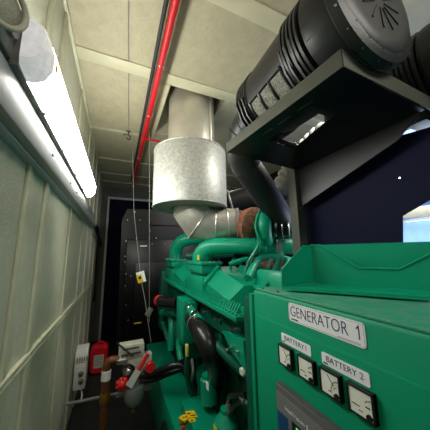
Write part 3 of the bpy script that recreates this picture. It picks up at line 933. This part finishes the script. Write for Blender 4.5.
def cleaner(xc, zc, label, grp):
    t = thing('air_cleaner', label, 'air cleaner', (xc, .7, zc - .23), grp)
    O = V((xc, 0, zc))
    D = V((0, 1, 0))
    L = lambda prof: MB().lathe(O, D, prof, 64)
    rad = lambda a_: V((math.cos(a_), 0, math.sin(a_)))
    R_ = lambda y: .212 - .035 * (y - .62)              # body tapers to the far end
    part('body', L([(.60, .20), (.60, R_(.6)), (1.02, R_(1.0)), (1.04, .17), (1.06, .12)]), 'black', t)

    def ribs(y0, y1, n_, r0, r1):
        pr_ = [(y0 - .004, r0 - .01)]
        w_ = (y1 - y0) / n_
        for i in range(n_):
            y_ = y0 + i * w_
            pr_ += [(y_, r0), (y_ + .002, r1), (y_ + w_ * .6, r1), (y_ + w_ * .62, r0), (y_ + w_ * .98, r0)]
        return L(pr_ + [(y1 + .003, r0 - .01)])
    part('rear_collar', ribs(.522, .625, 5, .211, .222), 'black', t)
    part('far_collar', ribs(.915, 1.015, 5, .199, .209), 'black', t)
    cv = L([(.40, .17), (.398, .214), (.41, .222), (.50, .220), (.505, .212), (.512, .212), (.515, .20)])
    for i in range(26):
        o_ = rad(2 * PI * i / 26)
        cv.tube([O + o_ * .220 + D * .412, O + o_ * .219 + D * .498], .0022, 6, 0)
    part('cover', cv, 'black', t)
    rim = L([(.352, .195), (.356, .208), (.362, .226), (.392, .232), (.398, .226), (.40, .2)])
    part('cover_rim', rim, 'black', t)
    face = L([(.349, .001), (.348, .05), (.346, .15), (.347, .185), (.353, .198), (.366, .204)])
    for i in range(12):
        a_ = 2 * PI * i / 12
        o_, tg = rad(a_), V((-math.sin(a_), 0, math.cos(a_)))
        face.prism([O + o_ * .03 + D * .3485 - tg * .001, O + o_ * .115 + D * .346 - tg * .003, O + o_ * .115 + D * .346 + tg * .003, O + o_ * .03 + D * .3485 + tg * .001], D * -.003)
    part('end_cap', face, 'black', t)
    for i in range(18):
        a_ = 2 * PI * i / 18 + .1
        o_, tg = rad(a_), V((-math.sin(a_), 0, math.cos(a_)))
        part('fin', MB().prism([O + o_ * .198 + D * .352, O + o_ * .236 + D * .372, O + o_ * .20 + D * .376], tg * .006), 'black', t)
    # screened window low on the left flank with dark slats
    a0, a1 = math.radians(203), math.radians(258)
    n_ = 14
    rs = []
    for j in range(n_ + 1):
        rs.append([O + rad(a0 + (a1 - a0) * j / n_) * (R_(y) + .0015) + D * y for y in (.645, .72, .81, .90)])
    part('wire_screen', MB().rings(rs, cap=False, closed=False), 'mesh', t, label='grey wire screen window')
    for y in (.645, .73, .815, .90):
        part('slat', MB().tube([O + rad(a0 + (a1 - a0) * j / 8) * (R_(y) + .004) + D * y for j in range(9)], .0075, 8, 0), 'rubber', t)
    part('slat', MB().tube([O + rad(a0) * (R_(y) + .003) + D * y for y in (.645, .90)], .0085, 8, 0), 'rubber', t)
    for y in (.59, .955):
        for k_ in (-.03, .0, .03):
            pts_ = [O + rad(math.radians(g_)) * (.205 + e_) + D * (y + k_) for g_, e_ in ((186, .0), (190, .02), (215, .024), (232, .028))]
            pts_ += [O + V((-.10, y + k_, -.232)), O + V((-.02, y + k_, -.232)), O + rad(math.radians(250)) * .19 + D * (y + k_)]
            part('foot_rib', MB().prism(pts_, (0, .009, 0)), 'black', t)
        part('foot_pad', MB().box(O + V((-.11, y - .035, -.262)), O + V((.15, y + .045, -.230)), .003), 'black', t)
    return t


ac1 = cleaner(.80, 2.57, 'large black air cleaner drum nearest the strip light, its whole end cap visible', 'air cleaners on the stand')
ac2 = dup(ac1, (.62, -.09, .0))
ac2['label'] = 'second black air cleaner drum, cut by the right edge of the picture'

o = thing('air_intake_duct', 'black corrugated elbow and pipe from air cleaner down to the turbo', 'duct', (.85, 1.3, 2.1))
part('elbow', MB().tube([(.80, 1.05, 2.57), (.80, 1.12, 2.565), (.785, 1.21, 2.52), (.79, 1.29, 2.43), (.87, 1.35, 2.33)], [.13, .128, .12, .112, .11], 28), 'black', o)
rg = MB()
for p_, d_ in (((.793, 1.16, 2.545), (-.1, .9, -.3)), ((.785, 1.225, 2.51), (-.05, .7, -.6)), ((.789, 1.275, 2.455), (.1, .5, -.9))):
    rg.torus(p_, d_, .118, .008, 32, 8)
part('elbow_ribs', rg, 'black', o)
pp = [(.87, 1.35, 2.33), (.97, 1.37, 2.23), (1.22, 1.44, 2.0), (1.36, 1.5, 1.91)]
part('pipe', MB().tube(pp, [.11, .108, .10, .085], 28), 'matte', o)
sm = MB()
s0, s1_ = at(240, 160, Y=1.27), at(277, 212, Y=1.38)
sm.tube([s0, s0.lerp(s1_, .5), s1_], .006, 8, 0)
part('seam', sm, 'grey', o, label='pale seam along the pipe')
for k_ in (.02, .42):
    q = s0.lerp(s1_, k_)
    part('bolt', MB().cyl(q, q + V((-.02, -.03, .02)), .009, seg=8).ball(q, .014), 'silver', o)
o = thing('air_intake_duct', 'black pipe lying behind the steel silencer, right of it', 'duct', (1.3, 2.2, 2.2))
part('pipe', MB().tube([(.75, 2.55, 2.15), (1.2, 2.25, 2.28), (1.75, 1.95, 2.42)], .13, 24), 'matte', o)
part('flange', MB().torus((1.2, 2.25, 2.28), (.5, -.3, .13), .135, .014, 28, 8), 'grey', o)
o = thing('corrugated_hose', 'pale corrugated hose seen through the opening in the black shelf', 'hose', (1.2, 1.2, 2.5))
ch = MB()
rr = []
pts_ = []
for i in range(41):
    f_ = i / 40
    pts_.append(V((1.40, 1.03 + .5 * f_, 2.54 - .25 * f_ * f_)))
    rr.append(.105 if i % 4 < 2 else .122)
ch.tube(pts_, rr, 24, 0)
part('hose', ch, 'plasticg', o)

# ================================================================== RADIATOR
YR = 4.2
rd = thing('radiator', 'tall black radiator housing with bolts behind the green engine', 'radiator', (1.0, YR, 0))
f = MB()
f.prism([(.07, YR, 0), (.05, YR, 2.3), (.13, YR, 2.5), (1.95, YR, 2.56), (1.95, YR, 0)], (0, .5, 0))
part('housing', f, 'blackm', rd)
f = MB()
f.box((.14, YR - .03, .3), (1.9, YR, 1.95), .01)
f.box((.30, YR - .06, .35), (1.85, YR - .03, 1.55), .02)
part('core_panel', f, 'blackm', rd)
f = MB()
f.prism([(.55, YR - .001, 2.22), (.62, YR - .001, 2.33), (1.3, YR - .001, 2.33), (1.3, YR - .001, 2.22)], (0, -.05, 0))
part('lifting_plate', f, 'blackm', rd)
for px, py in ((127.5, 220), (140, 220), (126, 241), (136.5, 239), (150, 231), (156, 238), (125, 256.5), (125, 262), (135, 264), (126, 274), (125, 286), (152, 244), (165, 244), (131, 276), (128, 320), (126, 305)):
    q = at(px, py, Y=YR - .03)
    part('bolt', MB().cyl(q, q + V((0, -.012, 0)), .011, seg=8), 'silver', rd)
q = at(143.5, 246, Y=YR - .031)
part('sticker', MB().box(q + V((-.06, -.002, -.01)), q + V((.06, 0, .01))), 'label', rd, label='small white sticker')
q = at(137.5, 323, Y=YR - .061)
part('sticker', MB().box(q + V((-.06, -.004, -.012)), q + V((.06, -.001, .012))), 'yellow', rd, label='small yellow sticker')

# ================================================================== AISLE: FUEL FILTER, BOXES
YF = 2.3
ff = thing('fuel_filter', 'fuel filter on a brown pipe with red handles and grey bowl in aisle', 'fuel filter', (0, YF, 0))
B_ = lambda px, py, y=YF: at(px, py, Y=y)
bp = B_(105, 395)
part('brown_pipe', MB().tube([(bp.x, YF, .0), (bp.x, YF, bp.z)], .032, 18, 0), 'copper', ff)
part('brown_elbow', MB().tube([(bp.x, YF, bp.z), B_(106, 372), B_(108, 363), B_(113, 360), B_(121, 360)], .034, 16), 'copper', ff)
part('union', MB().lathe((bp.x, YF, bp.z - .06), (0, 0, 1), [(0, .04), (.03, .045), (.06, .045), (.09, .036)], 6), 'brass', ff)
q = B_(120, 360)
part('union', MB().lathe(q, (1, 0, -.05), [(-.03, .035), (0, .04), (.05, .04), (.06, .03)], 6), 'grey', ff)
q = B_(106, 374)
part('tape', MB().lathe(q - V((0, 0, .045)), (.03, 0, 1), [(0, .036), (.002, .039), (.075, .039), (.077, .036)], 18), 'white', ff, label='white tape wrapped on the pipe')
a = B_(119, 347)
part('filter_head', MB().box(a, B_(144, 358) + V((0, .12, 0)), .01), 'cream', ff, label='cream block')
part('filter_head', MB().box(B_(124, 359), B_(152, 371) + V((0, .10, 0)), .012), 'cream', ff)
vv = MB()
for p0, p1 in (((117, 343), (133, 356)), ((123, 350), (139, 347)), ((121, 356), (141, 352))):
    vv.tube([B_(*p0, YF - .03), B_(*p1, YF - .03)], .008, 8, 0)
part('linkage', vv, 'inkd', ff)
q = B_(127, 370)
part('gauge_ring', MB().torus(q + V((0, -.04, 0)), (0, 1, 0), .055, .012, 28, 8), 'rubber', ff)
part('head_cap', MB().ball(q + V((.01, -.01, -.005)), .042), 'silver', ff)
rk = MB()
q = B_(122, 384, YF - .05)
for k in range(7):
    an = k * 2 * PI / 7
    rk.ball(q + V((.034 * math.cos(an), 0, .034 * math.sin(an))), .022, seg=12)
rk.ball(q, .038)
part('valve_wheel', rk, 'redp', ff, label='red lobed valve wheel')
lv = MB()
q0, q1 = B_(137, 373, YF - .06), B_(148, 354, YF - .06)
lv.tube([q0, q1], [.016, .018], 12, 0)
part('valve_lever', lv, 'redp', ff, label='red lever')
q = B_(150, 366, YF - .05)
part('valve_knob', MB().lathe(q, (0, -1, 0), [(0, .042), (.03, .046), (.04, .04)], 20), 'redp', ff, label='round red knob')
tp = [B_(135.5, 369, YF - .09), B_(141, 372, YF - .09), B_(131.5, 389, YF - .09), B_(126, 385, YF - .09)]
part('paper_tag', MB().prism(tp, (0, .004, 0)), 'white', ff, label='white paper tag')
q = B_(134, 393)
part('mounting_plate', MB().box(B_(116, 393, YF + .04), B_(152, 388, YF + .06), .004), 'grey', ff)
part('filter_bowl', MB().lathe((q.x, YF, q.z + .07), (0, 0, -1), [(0, .085), (.02, .09), (.09, .088), (.14, .07), (.175, .035), (.18, .02)], 30), 'bowl', ff, label='grey rounded bowl')
part('drain_plug', MB().lathe((q.x, YF, q.z - .105), (0, 0, -1), [(0, .014), (.02, .014), (.03, .02), (.045, .02)], 8), 'brass', ff)
# pipe from wall to the assembly
o = part('wall_pipe', MB().tube([at(66, 404, Y=2.55), at(84, 400.5, Y=2.5), at(118, 393.5, Y=2.38)], .013, 12, 0), 'grey', loc=(-.1, 2.45, .5))
tag(o, 'thin grey metal pipe running from left wall to the fuel filter', 'pipe')
hs = MB().tube([B_(140, 376), B_(152, 374, 2.25), B_(166, 368, 2.15), B_(180, 365, 2.1), B_(190, 374, 2.05), B_(196, 390, 2.05), B_(197, 402, 2.1)], .027, 16)
o = part('fuel_hose', hs, 'rubber', loc=(.4, 2.2, .6))
tag(o, 'upper black rubber hose looping from the fuel filter over the green rail', 'hose')
hs = MB().tube([B_(140, 381), B_(155, 379, 2.27), B_(168, 374, 2.2), B_(182, 370, 2.15), B_(188, 378, 2.12), B_(191, 396, 2.15)], .022, 16)
o = part('fuel_hose', hs, 'rubber', loc=(.4, 2.25, .55))
tag(o, 'lower, thinner black rubber hose from the fuel filter over the green rail', 'hose')
o = part('fuel_hose', MB().tube([(.40, 1.6, .01), (.385, 1.72, .25), (.40, 1.9, .38), (.43, 2.1, .3), (.43, 2.2, .02)], .016, 12), 'rubber', loc=(.4, 1.8, .2))
tag(o, 'black hose bowed against the aisle side of the green rail, low down', 'hose')

# white box and red container by the left wall
Yb = 3.0
wb = thing('wall_box', 'white box with two round knobs and curved top low on left wall', 'box', (XW + .06, Yb, .6))
p0, p1 = at(76.5, 365, Y=Yb), at(84.6, 389, Y=Yb)
x0 = XW + .012
part('case', MB().box((x0, Yb, p1.z), (p1.x, Yb + .2, p0.z), .01), 'white', wb)
pt0 = at(81, 350, Y=Yb)
n0 = []
W_ = p1.x - x0
tc = MB()
tc.rings([[V((x0 + (W_ + .004) * u_, y_, z_)) for y_, z_ in [(Yb + .02 + .10 * (1 - math.cos(a_)) , p0.z + (pt0.z - p0.z) * math.sin(a_)) for a_ in [PI * .5 * k / 8 for k in range(9)]] + [(Yb + .18, pt0.z), (Yb + .18, p0.z)]] for u_ in (0, 1)])
part('curved_top', tc, 'white', wb)
gr = MB()
for k in range(5):
    gr.box((x0 + .02 + k * W_ / 5, Yb + .0, p0.z + .02), (x0 + .028 + k * W_ / 5, Yb + .03, p0.z + .06))
part('grille', gr, 'plasticg', wb)
for py in (374, 381.5):
    q = at(81, py, Y=Yb)
    part('knob', MB().lathe(q, (0, -1, 0), [(0, .028), (.012, .026), (.016, .02)], 20), 'plasticg', wb)
    part('knob_centre', MB().lathe(q, (0, -1, 0), [(.016, .012), (.022, .012)], 12), 'copper', wb)
o = part('lead', MB().tube([at(81, 389, Y=Yb + .05), at(82, 396, Y=Yb + .02), at(80, 402, Y=Yb - .05)], .008, 8), 'white', wb)

Yc = 3.9
q0, q1 = at(90.5, 347, Y=Yc), at(107, 373, Y=Yc)
rc = thing('red_container', 'red rounded container with a pale label on floor beyond white box', 'container', ((q0.x + q1.x) / 2, Yc, 0))
x0, x1, z0, z1 = q0.x, q1.x, 0.0, q0.z


def rrect(k, y):
    r = .07
    pts = []
    cxx, czz = (x0 + x1) / 2, (z0 + z1) / 2
    for ax, az, a0_ in ((x1 - r, z1 - r, 0), (x0 + r, z1 - r, 90), (x0 + r, z0 + r, 180), (x1 - r, z0 + r, 270)):
        for j in range(6):
            an = math.radians(a0_ + j * 18)
            px, pz_ = ax + r * math.cos(an), az + r * math.sin(an)
            pts.append(V((cxx + (px - cxx) * k, y, czz + (pz_ - czz) * k)))
    return pts


part('shell', MB().rings([rrect(.86, Yc - .03), rrect(.97, Yc), rrect(1, Yc + .03), rrect(1, Yc + .14), rrect(.92, Yc + .18)]), 'red', rc)
l0, l1 = at(94, 356, Y=Yc - .032), at(103, 367, Y=Yc - .032)
part('label_plate', MB().box((l0.x, Yc - .033, l1.z), (l1.x, Yc - .03, l0.z)), 'cream', rc, label='pale printed label')
pl = MB()
for k in range(4):
    zz = l1.z + (l0.z - l1.z) * (.2 + .2 * k)
    pl.box((l0.x + .01, Yc - .0345, zz), (l1.x - .015, Yc - .033, zz + .008))
part('label_print', pl, 'grey', rc)
part('handle', MB().tube([((x0 + x1) / 2 - .05, Yc + .07, z1 - .01), ((x0 + x1) / 2 - .03, Yc + .07, z1 + .025), ((x0 + x1) / 2 + .03, Yc + .07, z1 + .025), ((x0 + x1) / 2 + .05, Yc + .07, z1 - .01)], .010, 10), 'red', rc)

# ================================================================== LIGHT
def area(name, loc, target, size, sizey, power, col):
    l = bpy.data.lights.new(name, 'AREA')
    l.shape = 'RECTANGLE'
    l.size, l.size_y = size, sizey
    l.energy = power
    l.color = col
    o = bpy.data.objects.new(name, l)
    o.location = loc
    o.rotation_euler = (V(target) - V(loc)).to_track_quat('-Z', 'Y').to_euler()
    C.objects.link(o)
    return o


area('fill_light', (.9, -.7, 3.05), (.7, 1.2, 1.2), 1.3, .2, 11, (1, .97, .86))  # unseen fill added above and behind the camera
area('daylight', (XR - .08, .75, 1.6), (1.2, .9, 1.9), 1.0, .8, 12, (.75, .87, 1))
area('overhead_fill', (1.95, 1.1, 3.1), (1.9, 1.1, 0), .2, 1.3, 34, (1, .97, .88))  # unseen overhead fill, added to brighten the blue right wall
area('overhead_fill', (1.6, 3.2, 3.1), (1.5, 3.1, 0), .2, 1.3, 8, (1, .97, .88))  # second added fill, lifts the far engine end and back frame
w = bpy.data.worlds.new('world')
bpy.context.scene.world = w
w.use_nodes = True
w.node_tree.nodes['Background'].inputs['Color'].default_value = (.9, .95, 1, 1)
w.node_tree.nodes['Background'].inputs['Strength'].default_value = .1
vs = bpy.context.scene.view_settings
vs.view_transform = 'Standard'
vs.look = 'None'
vs.exposure = 0.42
vs.gamma = 1
vs.use_curve_mapping = False
